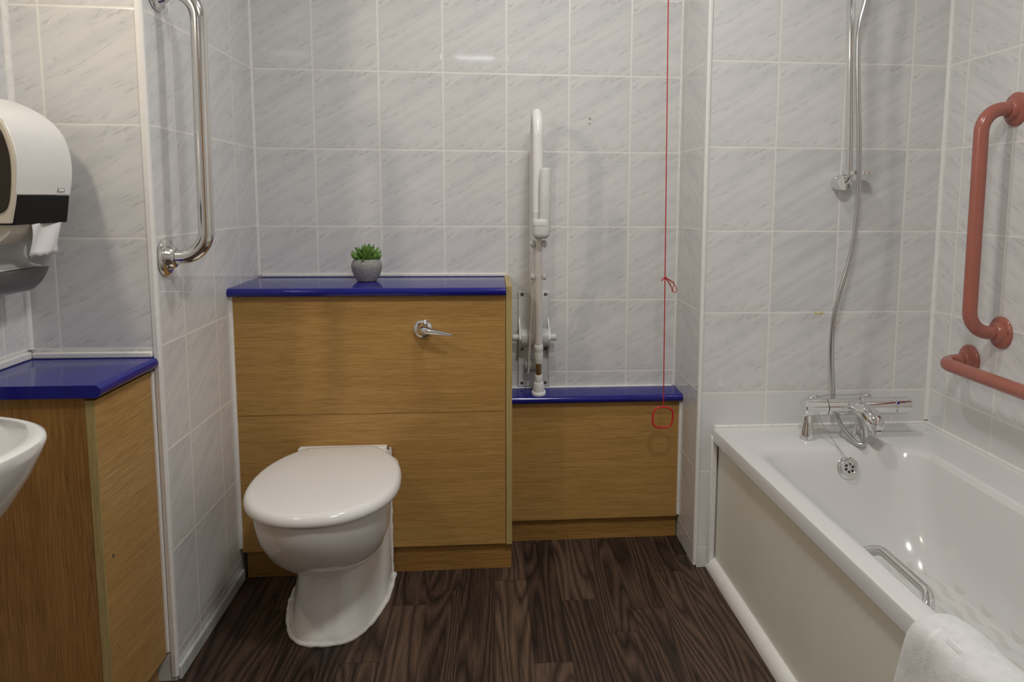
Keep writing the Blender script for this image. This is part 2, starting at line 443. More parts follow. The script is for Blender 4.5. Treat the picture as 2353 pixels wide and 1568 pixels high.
bm = B(); vs = [bm.verts.new(p) for p in ((XF, YF, 0), (XR, YF, 0), (XR, 0, 0), (XF, 0, 0))]; bm.faces.new(vs)
struct(obj('floor', bm, M['floor'], smooth=False))
bm = B(); vs = [bm.verts.new(p) for p in ((XF, YF, ZC), (XF, 0, ZC), (XR, 0, ZC), (XR, YF, ZC))]; bm.faces.new(vs)
struct(obj('ceiling', bm, M['paint'], smooth=False, recalc=False))
# unseen door added behind the camera, dark for the chrome to reflect
bm = B(); box(bm, 0.25, 1.05, YF + 0.001, YF + 0.035, 0.0, 2.0)
door = struct(obj('added_door_1', bm, M['oak_v'], bevel=0.003))
bm = B(); tube(bm, fillet([(0.33, YF + 0.035, 1.0), (0.33, YF + 0.085, 1.0), (0.45, YF + 0.085, 1.0)], 0.015), 0.009)
obj('door_handle', bm, M['chrome'], door)

# white corner trims and sealant beads, all part of the room
def trim(name, bm, mat='trim', **kw): return struct(obj(name, bm, M[mat], **kw))
def quarter(cx, cy, r, sx, sy, n=6):
    return [(cx, cy)] + [(cx + sx * r * math.cos(PI / 2 * k / n), cy + sy * r * math.sin(PI / 2 * k / n)) for k in range(n + 1)]
bm = B(); prism(bm, [(XL - 0.010, YN - 0.004), (XL - 0.001, YN - 0.005), (XL + 0.004, YN - 0.001), (XL + 0.004, YN + 0.006), (XL, YN + 0.010), (XL - 0.010, YN)], 0.012, ZC, 'z')
trim('trim_1', bm)
bm = B(); prism(bm, [(XP - 0.004, YB + 0.010), (XP - 0.0045, YB - 0.001), (XP - 0.001, YB - 0.0045), (XP + 0.005, YB - 0.004), (XP + 0.005, YB), (XP, YB + 0.010)], 0.010, ZC, 'z')
trim('trim_2', bm)
bm = B(); prism(bm, quarter(XL, 0, 0.0055, 1, -1), 0.875, ZC, 'z'); trim('trim_3', bm, 'seal')
bm = B(); prism(bm, quarter(XP, 0, 0.006, -1, -1), 0.49, ZC, 'z'); trim('trim_4', bm, 'seal')
bm = B(); prism(bm, quarter(XR, YB, 0.009, -1, -1), 0.455, ZC, 'z'); trim('trim_5', bm, 'seal')
bm = B(); prism(bm, quarter(XF, YN, 0.009, 1, -1), 0.79, ZC, 'z'); trim('trim_6', bm, 'seal')
bm = B(); box(bm, XL + 0.010, 0.597, -0.009, 0, 0.870, 0.881); trim('trim_7', bm, 'seal', bevel=0.003)
bm = B(); box(bm, 0.612, XP - 0.008, -0.011, 0, 0.488, 0.500); trim('trim_8', bm, 'seal', bevel=0.003)
bm = B(); box(bm, XF + 0.008, XL - 0.012, YN - 0.010, YN, 0.770, 0.783); trim('trim_9', bm, 'seal', bevel=0.003)
bm = B(); box(bm, XF, XF + 0.010, -0.965, YN - 0.010, 0.770, 0.786); trim('trim_10', bm, 'seal', bevel=0.003)
# sealant where the cabinets meet the side walls
bm = B(); prism(bm, quarter(XL, -0.271, 0.008, 1, -1), 0.10, 0.845, 'z'); trim('trim_11', bm, 'seal')
bm = B(); prism(bm, quarter(XP, -0.101, 0.008, -1, -1), 0.085, 0.47, 'z'); trim('trim_12', bm, 'seal')
bm = B(); tube(bm, [(-0.2025, YN - 0.002, 0.075), (-0.2025, YN - 0.002, 0.738)], 0.0055, 10); trim('trim_16', bm, 'seal')
# upright strip and tile stub between pillar and bath panel
bm = B(); box(bm, 1.205, 1.225, YB - 0.014, YB, 0.0, 0.418); trim('trim_13', bm, 'seal', bevel=0.005)
# sealant where bath meets tiles
bm = B(); tube(bm, [(1.215, YB - 0.002, 0.444), (XR - 0.004, YB - 0.002, 0.443)], 0.0058, 10); trim('trim_14', bm, 'seal')
bm = B(); tube(bm, [(XR - 0.002, YB - 0.006, 0.444), (XR - 0.002, -1.93, 0.444)], 0.0058, 10); trim('trim_15', bm, 'seal')
bm = B(); prism(bm, [(XL, -0.27), (XL + 0.010, -0.27), (XL + 0.010, YN), (XL, YN)], 0, 0.036, 'z')
struct(obj('baseboard_left', bm, M['greytrim'], bevel=0.004))
# quadrant moulding on the floor along the bath
bm = B()
q = [(0.0, 0.0)] + [(-0.030 * math.cos(PI / 2 * k / 6), 0.034 * math.sin(PI / 2 * k / 6)) for k in range(7)]
bridge(bm, [[(1.232 + p[0], YB - 0.002, p[1]) for p in q], [(1.258 + p[0], -1.90, p[1]) for p in q]], True, True, True)
struct(obj('baseboard_right', bm, M['trim']))
bm = B()
for a, b, c, d in ((1.512, 1.516, 0.785, 0.791), (1.518, 1.530, 0.7845, 0.788), (1.531, 1.538, 0.785, 0.792)): box(bm, a, b, YB - 0.0006, YB + 0.0002, c, d)
tag(obj('tape_residue', bm, M['tape'], smooth=False), 'yellow smear of tape residue on tile beside the shower hose', 'stain')

# ------------------------------------------------------------------ cabinets with blue tops
def worktop(name, label, x0, x1, y0, y1, z0, z1, bull, r=None):
    """laminate top with one bullnosed edge; bull is the edge: '-y' or '+x'"""
    r = r or (z1 - z0) / 2; bm = B(); zc = (z0 + z1) / 2
    arc = [(math.cos(a), math.sin(a)) for a in [PI / 2 - PI * k / 10 for k in range(11)]]
    if bull == '-y':
        prof = [(y1, z1)] + [(y0 + r - r * c, zc + r * s) for c, s in arc] + [(y1, z0)]
        prism(bm, prof, x0, x1, 'x')
    else:
        prof = [(x0, z1)] + [(x1 - r + r * c, zc + r * s) for c, s in arc] + [(x0, z0)]
        prism(bm, prof, y0, y1, 'y')
    return tag(obj(name, bm, M['blue'], angle=50), label, 'worktop', 'blue laminate worktops')

# tall cabinet behind the toilet
cab = thing('cistern_cabinet', 'tall oak-veneer cistern cabinet behind the toilet, under a blue top', 'cabinet', (0.21, -0.135, 0))
bm = B(); box(bm, XL + 0.002, 0.590, -0.272, -0.256, 0.498, 0.842); obj('upper_panel', bm, M['oak_h'], cab, smooth=False)
bm = B(); box(bm, XL + 0.002, 0.590, -0.271, -0.255, 0.086, 0.4965); obj('lower_panel', bm, M['oak_h'], cab, smooth=False)
bm = B(); box(bm, 0.5915, 0.609, -0.2745, -0.001, 0.084, 0.871); obj('end_panel', bm, M['edge'], cab, bevel=0.001, label='end panel with a pale olive edge band')
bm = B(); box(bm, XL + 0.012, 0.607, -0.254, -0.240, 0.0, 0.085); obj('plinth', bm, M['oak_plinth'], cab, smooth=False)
bm = B(); box(bm, XL + 0.002, 0.590, -0.254, -0.003, 0.10, 0.838); obj('carcass', bm, M['oak_h'], cab, smooth=False)
bm = B(); lathe(bm, [(0.0285, -0.002), (0.0285, 0.002), (0.026, 0.006), (0.018, 0.010), (0.016, 0.018), (0.0, 0.018)], (0.352, -0.272, 0.747), (0, -1, 0))
fl = obj('flush_handle', bm, M['chrome'], cab, label='chrome flush lever')
bm = B()
tube(bm, spline([(0.349, -0.284, 0.748), (0.360, -0.304, 0.7485), (0.377, -0.316, 0.7465), (0.405, -0.325, 0.743), (0.437, -0.331, 0.7385)], 6),
     [0.0195 - 0.0152 * (i / 24) ** 0.6 for i in range(25)], 16)
obj('lever', bm, M['chrome'], fl)
worktop('worktop', 'blue laminate worktop over the tall cistern cabinet, holding the small plant', XL + 0.001, 0.5905, -0.296, -0.0005, 0.8425, 0.8695, '-y', 0.012)

# low boxing to the right of it
low = thing('pipe_boxing', 'low oak-veneer boxing between tall cabinet and tiled pillar', 'cabinet', (0.89, -0.06, 0))
bm = B(); box(bm, 0.611, XP - 0.003, -0.101, -0.086, 0.077, 0.4695); obj('front_panel', bm, M['oak_h'], low, smooth=False)
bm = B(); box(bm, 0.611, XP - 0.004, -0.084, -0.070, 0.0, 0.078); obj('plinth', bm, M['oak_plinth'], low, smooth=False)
bm = B(); box(bm, 0.611, XP - 0.003, -0.086, -0.003, 0.09, 0.468); obj('carcass', bm, M['oak_h'], low, smooth=False)
worktop('worktop', 'low blue laminate shelf under the folded white support rail', 0.6105, XP - 0.001, -0.122, -0.0005, 0.470, 0.4965, '-y', 0.012)

# cabinet at the left, beside the basin
lc = thing('vanity_cabinet', 'oak-veneer cabinet behind the washbasin at the left edge', 'cabinet', (-0.33, -0.84, 0))
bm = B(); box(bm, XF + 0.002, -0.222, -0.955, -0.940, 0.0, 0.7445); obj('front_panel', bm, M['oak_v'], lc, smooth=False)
bm = B(); box(bm, -0.2215, -0.204, -0.954, YN - 0.002, 0.068, 0.737)
sp = obj('side_panel', bm, M['oak_y'], lc, smooth=False)
bm = B(); box(bm, -0.2215, -0.2045, -0.9565, -0.9535, 0.068, 0.7375); obj('edge_strip', bm, M['edge'], sp, bevel=0.0006, label='olive edge band')
bm = B(); lathe(bm, [(0.0032, -0.001), (0.0032, 0.0012), (0.0, 0.0012)], (-0.204, -0.925, 0.413), (1, 0, 0), 12); obj('screw', bm, M['screw'], sp)
bm = B(); box(bm, -0.245, -0.226, -0.952, YN - 0.003, 0.0, 0.069); obj('plinth', bm, M['oak_y'], lc, smooth=False)
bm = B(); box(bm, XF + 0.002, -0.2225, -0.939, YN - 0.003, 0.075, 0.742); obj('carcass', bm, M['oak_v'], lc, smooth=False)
worktop('worktop', 'blue laminate worktop over the left cabinet, below the towel dispenser', XF + 0.001, -0.186, -0.966, YN - 0.0005, 0.745, 0.7695, '+x')

# ------------------------------------------------------------------ toilet
tx = 0.122
wc = thing('toilet', 'white toilet with closed lid in front of the tall oak cabinet', 'toilet', (tx, -0.45, 0))
def dring(cx, hw, yb, yf, z, n=48, p=2.3, wide=0.5):
    """egg/D outline: flat back at yb, round front at yf; 'wide' sets where it is widest"""
    ym = yb + (yf - yb) * wide
    out = []
    for k in range(n):
        a = 2 * PI * k / n
        c, s = math.cos(a), math.sin(a)
        x = cx + hw * math.copysign(abs(c) ** (2 / p), c)
        if s >= 0: y = ym + (yb - ym) * abs(s) ** (2 / (p + 2.2))
        else: y = ym + (yf - ym) * abs(s) ** (2 / p)
        out.append((x, y, z))
    return out
bm = B()
# pedestal: full width at the cabinet, waisted under the bowl, a rounded foot
def fring(half, z, n=6):
    pts = spline([(tx - x, y, z) for x, y in half], n)
    rt_ = [(2 * tx - p.x, p.y, p.z) for p in reversed(pts[:-1])]
    return [tuple(p) for p in pts] + rt_
F0 = [(0.131, -0.2735), (0.132, -0.33), (0.128, -0.41), (0.108, -0.50), (0.082, -0.565), (0.046, -0.602), (0.0, -0.612)]
F1 = [(0.129, -0.2735), (0.124, -0.315), (0.104, -0.36), (0.094, -0.42), (0.080, -0.485), (0.047, -0.525), (0.0, -0.535)]
def fmix(t): return [(a[0] + (b[0] - a[0]) * t, a[1] + (b[1] - a[1]) * t) for a, b in zip(F0, F1)]
bridge(bm, [fring(fmix(t), z) for t, z in ((0, 0.0), (0, 0.014), (0.12, 0.022), (0.30, 0.045), (0.55, 0.085), (0.80, 0.13), (1.0, 0.19), (1.0, 0.30), (0.95, 0.388))], True, True, True)
# bowl
def ering(cx, cy, rx, ry, z, n=48): return [(cx + rx * math.cos(2 * PI * k / n), cy + ry * math.sin(2 * PI * k / n) * (1.0 if math.sin(2 * PI * k / n) < 0 else 0.9), z) for k in range(n)]
bridge(bm, [ering(tx + 0.006, *a) for a in ((-0.53, 0.012, 0.012, 0.158), (-0.53, 0.048, 0.045, 0.166), (-0.535, 0.087, 0.080, 0.184), (-0.545, 0.118, 0.116, 0.212), (-0.555, 0.141, 0.150, 0.247),
    (-0.565, 0.158, 0.177, 0.295), (-0.573, 0.162, 0.195, 0.34), (-0.573, 0.166, 0.198, 0.372), (-0.573, 0.166, 0.198, 0.382), (-0.578, 0.10, 0.12, 0.386))], True, True, True)
# shelf behind the bowl
bridge(bm, [[(x, y, z) for x, y in rrect(tx - w, tx + w, -0.42, -0.2735, 0.02)] for w, z in ((0.104, 0.20), (0.116, 0.32), (0.126, 0.388), (0.124, 0.396))], True, True, True)
obj('pan', bm, M['ceramic'], wc, angle=50)
bm = B(); bridge(bm, [dring(tx + 0.006, hw, -0.30, yf, z, wide=0.55, p=2.15) for hw, yf, z in ((0.166, -0.762, 0.3835), (0.172, -0.770, 0.389), (0.172, -0.770, 0.398), (0.15, -0.75, 0.402))], True, True, True)
obj('seat', bm, M['seat'], wc, angle=50)
bm = B()
def lidring(s, z, n=64):
    out = []
    cx, cy = tx + 0.006, -0.560; rc_, rs_ = math.cos(0.045), math.sin(0.045)
    for k in range(n):
        a = 2 * PI * k / n; c, sn = math.cos(a), math.sin(a)
        if sn < 0: x = 0.1875 * math.copysign(abs(c) ** (2 / 2.2), c); y = -0.222 * abs(sn) ** (2 / 2.05)
        else:
            # towards the hinge: straight taper to a flat back edge
            t = min(1.0, abs(sn) ** 0.9 * 1.02)
            if abs(c) > 0.42: f = (1 - abs(c)) / 0.58; x = math.copysign(0.1875 - 0.090 * f ** 1.6, c); y = 0.262 * f ** 0.64
            else: x = 0.0975 * c / 0.42; y = 0.262
        out.append((cx + (x * rc_ - y * rs_) * s, cy + (y * rc_ + x * rs_) * s, z))
    return out
bridge(bm, [lidring(0.93, 0.386), lidring(0.975, 0.386), lidring(0.993, 0.389), lidring(1.0, 0.395), lidring(0.995, 0.402), lidring(0.978, 0.409), lidring(0.95, 0.4135), lidring(0.90, 0.4155), lidring(0.6, 0.418), lidring(0.2, 0.419)], True, True, True)
obj('lid', bm, M['seat'], wc, angle=60)
bm = B(); box(bm, tx - 0.128, tx + 0.122, -0.300, -0.2725, 0.392, 0.4045); obj('hinge_bar', bm, M['white'], wc, bevel=0.003)
bm = B()
pts = [V(p) for p in fring([(x + 0.005 if x > 0 else x, y - 0.003) for x, y in F0], 0.0, 14)]
tube(bm, [(p.x, p.y, 0.004) for p in pts], [0.0060 + 0.0022 * noise.noise(V((p.x * 45, p.y * 45, 3))) for p in pts], 10)
obj('floor_sealant', bm, M['seal'], wc, label='ragged white sealant bead')
bm = B(); tube(bm, [(tx + 0.1305 + 0.0008 * math.sin(k * 1.7), -0.2765, 0.012 + 0.384 * k / 24) for k in range(25)], [0.0034 + 0.0006 * math.sin(k * 2.3) for k in range(25)], 8)
obj('side_sealant', bm, M['seal'], wc, label='white sealant bead on the cabinet side')
bm = B(); lathe(bm, [(0.007, 0), (0.007, 0.004), (0.004, 0.007), (0, 0.007)], (tx + 0.122, -0.325, 0.05), (1, -0.25, 0.2), 16); obj('fixing_cap', bm, M['white'], wc)

# ------------------------------------------------------------------ potted succulent
pl = thing('potted_plant', 'small green succulent in a round grey pot on the blue top', 'plant', (0.171, -0.120, 0.8696))
pp_ = spline([(0.026, 0.0, 0), (0.0305, 0.003, 0), (0.041, 0.024, 0), (0.0462, 0.043, 0), (0.0445, 0.056, 0), (0.0385, 0.0655, 0), (0.0352, 0.0675, 0), (0.032, 0.066, 0), (0.034, 0.058, 0)], 5)
bm = B(); lathe(bm, [(0.0, 0.0)] + [(p.x, p.y) for p in pp_] + [(0.0, 0.058)], (0.171, -0.120, 0.8696), n=56)
obj('pot', bm, M['concrete'], pl, angle=70)
bm = B(); lathe(bm, [(0.033, 0.056), (0.030, 0.061), (0.015, 0.063), (0.0, 0.063)], (0.171, -0.120, 0.8696), n=24); obj('soil', bm, M['soil'], pl)
bm = B()
for k in range(95):
    f = (k + 0.5) / 95
    el = math.radians(8 + 78 * f ** 0.8); az = k * 2.39996 + random.uniform(-.2, .2)
    d = V((math.cos(el) * math.cos(az), math.cos(el) * math.sin(az), math.sin(el)))
    o0 = V((0.171, -0.120, 0.8696 + 0.060)) + V((d.x, d.y, 0)) * 0.012 + V((random.uniform(-.006, .006), random.uniform(-.006, .006), 0))
    L = random.uniform(0.038, 0.050) * (0.92 + 0.14 * f)
    ax = d + V((0, 0, 0.18))
    p = [o0, o0 + d * L * 0.35, o0 + d * L * 0.7 + V((0, 0, 0.002)), o0 + d * L + V((0, 0, 0.004))]
    tube(bm, p, [0.0022, 0.0045, 0.0042, 0.0006], 7)
obj('foliage', bm, M['leaf'], pl)

# ------------------------------------------------------------------ grab rails
def flange(parent, c, axis, mat, r=0.043, screws=3, a0=0.4):
    c, ax = V(c), V(axis)
    bm = B(); lathe(bm, [(r, 0.0), (r, 0.004), (r - 0.004, 0.0085), (r - 0.014, 0.010), (0.027, 0.014), (0.0245, 0.022), (0.022, 0.024), (0.0, 0.024)], c, axis)
    f = obj('flange', bm, mat, parent)
    u = ax.orthogonal().normalized(); w = ax.cross(u)
    for k in range(screws):
        a = a0 + 2 * PI * k / screws
        p = c + (u * math.cos(a) + w * math.sin(a)) * (r - 0.009)
        bm = B(); lathe(bm, [(0.0050, 0.006), (0.0050, 0.0088), (0.003, 0.0092), (0.0, 0.0088)], p, axis, 14)
        obj('screw', bm, M['screw'], f)
    return f
def grab_rail(name, label, pts, r, mat, group=None, fil=0.058, a0=0.4):
    t = thing(name, label, 'grab rail', pts[0], group)
    bm = B(); tube(bm, fillet(pts, fil, 10), r, 24); obj('bar', bm, mat, t)
    ax = (V(pts[1]) - V(pts[0])).normalized()
    flange(t, pts[0], ax, mat, a0=a0); flange(t, pts[-1], ax, mat, a0=a0)
    return t
grab_rail('grab_rail', 'polished chrome upright grab rail on the left side wall', [(XL, -0.665, 0.987), (XL + 0.090, -0.660, 0.987), (XL + 0.090, -0.646, 1.572), (XL, -0.644, 1.572)], 0.0168, M['steel'])
grab_rail('grab_rail', 'salmon pink upright grab rail on right wall', [(XR, -0.594, 0.780), (XR - 0.092, -0.594, 0.780), (XR - 0.092, -0.588, 1.358), (XR, -0.588, 1.358)], 0.0178, M['pink'], 'salmon pink grab rails', a0=0.9)
grab_rail('grab_rail', 'salmon pink horizontal grab rail low on right wall above the bath', [(XR, -0.478, 0.681), (XR - 0.094, -0.478, 0.678), (XR - 0.094, -1.16, 0.678), (XR, -1.16, 0.678)], 0.0178, M['pink'], 'salmon pink grab rails', a0=0.2)

# ------------------------------------------------------------------ folded support rail on the back wall
fr = thing('folding_support_rail', 'white folding support rail standing upright on the back wall', 'support rail', (0.69, 0, 0.50))
bm = B(); box(bm, 0.638, 0.740, -0.007, -0.0005, 0.502, 0.819)
box(bm, 0.638, 0.641, -0.012, -0.0005, 0.502, 0.819); box(bm, 0.737, 0.740, -0.012, -0.0005, 0.502, 0.819)
wp = obj('wall_plate', bm, M['plate'], fr, bevel=0.0015)
for z in (0.811, 0.628, 0.514):
    for x in (0.6505, 0.7275):
        bm = B(); lathe(bm, [(0.0055, -0.001), (0.0055, 0.0015), (0.003, 0.0025), (0.0, 0.002)], (x, -0.007, z), (0, -1, 0), 14); obj('screw', bm, M['screw'], wp)
for s in (0.638, 0.7335):
    bm = B(); prism(bm, [(-0.007, 0.735), (-0.020, 0.715), (-0.062, 0.70), (-0.074, 0.674), (-0.062, 0.648), (-0.020, 0.62), (-0.007, 0.60)], s, s + 0.0065, 'x')
    obj('hinge_cheek', bm, M['plate'], fr, bevel=0.001)
bm = B(); rod(bm, (0.645, -0.045, 0.674), (0.7335, -0.045, 0.674), 0.0285, 28); hb = obj('hinge_barrel', bm, M['grey'], fr)
bm = B(); rod(bm, (0.617, -0.045, 0.674), (0.760, -0.045, 0.674), 0.0115); obj('hinge_pin', bm, M['grey'], hb, bevel=0.002)
bm = B(); rod(bm, (0.658, -0.035, 0.579), (0.712, -0.035, 0.579), 0.020, 24); box(bm, 0.668, 0.702, -0.035, -0.006, 0.565, 0.593); obj('stop_block', bm, M['dgrey'], fr, bevel=0.002)
bm = B()
arc = [(0.6875, -0.128 + 0.0725 * math.cos(a), 1.306 + 0.0725 * math.sin(a)) for a in [PI * k / 20 for k in range(21)]]
tube(bm, [(0.6875, -0.0555, 0.69)] + arc + [(0.688, -0.2005, 1.02)], 0.0155, 24)
obj('arm', bm, M['white'], fr)
bm = B(); tube(bm, [(0.706, -0.238, 1.03), (0.7075, -0.238, 1.205), (0.7075, -0.238, 1.2095), (0.7075, -0.238, 1.2125)], [0.0172, 0.0172, 0.0155, 0.010], 24); obj('grip_sleeve', bm, M['grey'], fr, label='light grey plastic sleeve')
bm = B()
bridge(bm, [[(x, y, z) for x, y in rrect(0.672 + i, 0.720 - i, -0.256 + i, -0.183 - i, 0.014)] for i, z in ((0.008, 1.006), (0.001, 1.014), (0.0, 1.02), (0.0, 1.042), (0.0012, 1.0425), (0.0012, 1.044), (0.0, 1.0445), (0.0, 1.062), (0.001, 1.063))], True, True, True)
bridge(bm, [[(x, y, z) for x, y in rrect(0.672, 0.700, -0.2175, -0.183, 0.012)] for z in (1.06, 1.083)], True, True, True)
obj('collar', bm, M['grey'], fr, angle=60)
# support leg hanging from the arm down to the low shelf
P0, P1 = V((0.690, -0.200, 1.010)), V((0.7005, -0.088, 0.497))
def on_leg(z): t = (P0.z - z) / (P0.z - P1.z); return P0.lerp(P1, t)
bm = B(); tube(bm, [on_leg(1.012), on_leg(0.655)], 0.0118, 22); lg = obj('leg', bm, M['coat'], fr)
def sect(name, mat, zs, rs, par=lg, **kw):
    bm = B(); tube(bm, [on_leg(z) for z in zs], rs, 26); return obj(name, bm, mat, par, **kw)
sect('lock_collar', M['white'], (0.667, 0.664, 0.650, 0.646, 0.641, 0.610, 0.606), (0.0125, 0.0142, 0.0142, 0.0130, 0.0140, 0.0140, 0.0132))
sect('inner_tube', M['rust'], (0.612, 0.560), 0.0095, label='tarnished brown inner tube')
sect('rubber_foot', M['white'], (0.566, 0.564, 0.540, 0.5395, 0.537, 0.510, 0.508, 0.504, 0.4985, 0.497), (0.0115, 0.0125, 0.0125, 0.0145, 0.0158, 0.0185, 0.0215, 0.0230, 0.0230, 0.0215))
for z, r in ((0.989, 0.0115), (0.887, 0.0105)):
    for s in (-1, 1):
        c = on_leg(z); bm = B(); ball(bm, (c.x + s * 0.0178, c.y - 0.004, z), r, (0.72, 1, 1)); rod(bm, (c.x, c.y, z), (c.x + s * 0.014, c.y, z), 0.005, 12); obj('pivot_cap', bm, M['grey'], lg)
bm = B(); a, b_ = on_leg(0.989), on_leg(0.887)
tube(bm, [(a.x - 0.011, a.y + 0.006, 0.985), (b_.x - 0.016, b_.y + 0.010, 0.886), (0.668, -0.068, 0.562)], 0.0032, 10); rod(bm, (0.668, -0.070, 0.562), (0.668, -0.04, 0.575), 0.003, 8)
obj('link_rod', bm, M['coat'], fr)

# ------------------------------------------------------------------ red emergency cord
cordx = lambda z: 1.0685 + (1.700 - z) * 0.0120
rc = thing('emergency_pull_cord', 'red emergency pull cord with square ring hanging by the pillar', 'pull cord', (1.075, -0.2, 0.41))
bm = B(); tube(bm, [(cordx(ZC - 0.03), -0.2, ZC - 0.03), (cordx(0.887), -0.2, 0.887), (cordx(0.482), -0.2, 0.482)], 0.00165, 8); obj('cord', bm, M['red'], rc)
kz = 0.885; kx = cordx(kz)
bm = B(); ball(bm, (kx + 0.001, -0.2, kz), 0.0042, (1.1, 1, 1))
def lp(*pp): tube(bm, spline([(kx + a, -0.2 + c, kz + b) for a, b, c in pp], 6), 0.0011, 6)
lp((0, 0, 0), (-0.007, -0.002, 0.002), (-0.0105, -0.008, 0.002), (-0.007, -0.008, 0), (0, 0, 0))
lp((0, 0, 0), (0.012, -0.005, -.003), (0.024, -0.012, -.004), (0.028, -0.020, -.004), (0.025, -0.030, -.002), (0.024, -0.036, 0))
lp((0, 0, 0), (0.010, -0.012, .002), (0.020, -0.028, .003), (0.032, -0.046, .003), (0.038, -0.040, .002), (0.034, -0.026, .001), (0.022, -0.014, 0), (0, 0, 0))
lp((0, 0, 0), (0.011, -0.012, -.002), (0.020, -0.028, -.002), (0.0235, -0.046, -.002))
obj('bow_knot', bm, M['red'], rc)
bm = B(); cz, cx0 = 0.4455, cordx(0.46) - 0.0015
tilt = math.radians(3)
ring = []
for k in range(48):
    a = 2 * PI * k / 48; c, s = math.cos(a), math.sin(a)
    x = 0.0315 * math.copysign(abs(c) ** (2 / 3.2), c); z = 0.0325 * math.copysign(abs(s) ** (2 / 3.2), s)
    ring.append((cx0 + x * math.cos(tilt) + z * math.sin(tilt), -0.2, cz + z * math.cos(tilt) - x * math.sin(tilt)))
tube(bm, ring, 0.0030, 10, closed=True); obj('pull_ring', bm, M['redp'], rc)
bm = B(); lathe(bm, [(0.045, 0.0), (0.045, 0.022), (0.038, 0.030), (0.006, 0.034), (0.0, 0.034)], (cordx(ZC), -0.2, ZC), (0, 0, -1)); obj('ceiling_switch', bm, M['white'], rc, label='round white ceiling switch')

# old fixing holes in the back wall
for z, lb, r in ((1.381, 'small round wall plug in back-wall tile, upper of the two', 0.0042), (1.366, 'small half-filled screw hole in back-wall tile, lower of the two', 0.0026)):
    bm = B(); lathe(bm, [(r, 0.0), (r, 0.0012), (r * 0.55, 0.0012), (r * 0.5, 0.0002), (0.0, 0.0002)], (0.868, 0.0, z), (0, -1, 0), 20)
    tag(obj('wall_plug', bm, M['dgrey']), lb, 'wall plug', 'old fixing holes in the back wall')

# ------------------------------------------------------------------ bath
tub = thing('bathtub', 'white bathtub with cream side panel along the right wall', 'bathtub', (1.54, -1.1, 0))
y0, y1 = -1.93, YB - 0.001
def skew(pts, z):   # the outer long edge runs very slightly towards the wall
    return [(x + (0.026 * ((-y - 0.30) / 1.0) * max(0.0, (1.6 - x) / 0.39) if x < 1.6 else 0), y, z) for x, y in pts]
def RR(x0_, x1_, ya, yb, r, z): return skew(rrect(x0_, x1_, ya, yb, r, 8, 8), z)
L, R_ = 1.209, XR - 0.001
bm = B()
bridge(bm, [RR(L + 0.012, R_, y0, y1, 0.006, 0.404), RR(L, R_, y0, y1, 0.006, 0.404), RR(L, R_, y0, y1, 0.006, 0.434), RR(L + 0.002, R_, y0, y1, 0.008, 0.439), RR(L + 0.007, R_, y0, y1, 0.012, 0.442),
    RR(L + 0.030, R_ - 0.008, y0 + 0.01, y1 - 0.010, 0.014, 0.442), RR(L + 0.034, R_ - 0.012, y0 + 0.02, y1 - 0.014, 0.02, 0.4385), RR(L + 0.045, R_ - 0.085, y0 + 0.05, y1 - 0.10, 0.05, 0.4385),
    RR(L + 0.054, R_ - 0.135, y0 + 0.07, -0.470, 0.075, 0.4375), RR(L + 0.062, R_ - 0.143, y0 + 0.08, -0.480, 0.078, 0.433), RR(L + 0.070, R_ - 0.150, y0 + 0.09, -0.489, 0.08, 0.422),
    RR(L + 0.080, R_ - 0.155, y0 + 0.12, -0.503, 0.085, 0.385), RR(L + 0.094, R_ - 0.160, y0 + 0.18, -0.528, 0.092, 0.31), RR(L + 0.112, R_ - 0.166, y0 + 0.26, -0.560, 0.105, 0.235),
    RR(L + 0.132, R_ - 0.174, y0 + 0.31, -0.592, 0.112, 0.188), RR(L + 0.160, R_ - 0.192, y0 + 0.36, -0.625, 0.11, 0.160), RR(L + 0.20, R_ - 0.225, y0 + 0.42, -0.670, 0.09, 0.1505), RR(L + 0.30, R_ - 0.36, y0 + 0.50, -0.78, 0.02, 0.150)], True, False, True)
obj('tub_shell', bm, M['tub'], tub, angle=24)
bm = B(); bridge(bm, [[(1.228, YB - 0.012, 0.004), (1.228, YB - 0.012, 0.405), (1.240, YB - 0.012, 0.405), (1.240, YB - 0.012, 0.004)], [(1.256, -1.90, 0.004), (1.256, -1.90, 0.405), (1.268, -1.90, 0.405), (1.268, -1.90, 0.004)]], True, True, True)
obj('side_panel', bm, M['panel'], tub, smooth=False, label='cream side panel')
wc_, wa = V((1.533, -0.5035, 0.385)), V((0, -1, 0.34)).normalized()
bm = B(); lathe(bm, [(0.031, -0.004), (0.031, 0.0015), (0.029, 0.003), (0.0225, 0.003), (0.0225, 0.010), (0.021, 0.0125), (0.017, 0.0125), (0.0165, 0.0095), (0.0, 0.0095)], wc_, wa, 36)
ov = obj('overflow', bm, M['chrome'], tub, label='round chrome overflow grille')
u = V((1, 0, 0)); w = wa.cross(u)
for k in range(6):
    a = 2 * PI * k / 6 + 0.3
    bm = B(); lathe(bm, [(0.0036, 0.009), (0.0036, 0.0101), (0.0, 0.0101)], wc_ + (u * math.cos(a) + w * math.sin(a)) * 0.0105, wa, 12); obj('grille_hole', bm, M['dark'], ov)
bm = B()
ch = spline([(1.633, -0.372, 0.557), (1.58, -0.374, 0.556), (1.52, -0.374, 0.556), (1.492, -0.388, 0.548), (1.484, -0.422, 0.505), (1.500, -0.458, 0.462), (1.518, -0.505, 0.424), (1.528, -0.526, 0.399), (1.533, -0.520, 0.388)], 10)
acc = 0.0; last = ch[0]
for p in ch:
    pass
step = 0.0042; i = 0; pos = ch[0].copy(); beads = [pos.copy()]
for q in ch[1:]:
    while (q - pos).length > step:
        pos = pos + (q - pos).normalized() * step; beads.append(pos.copy())
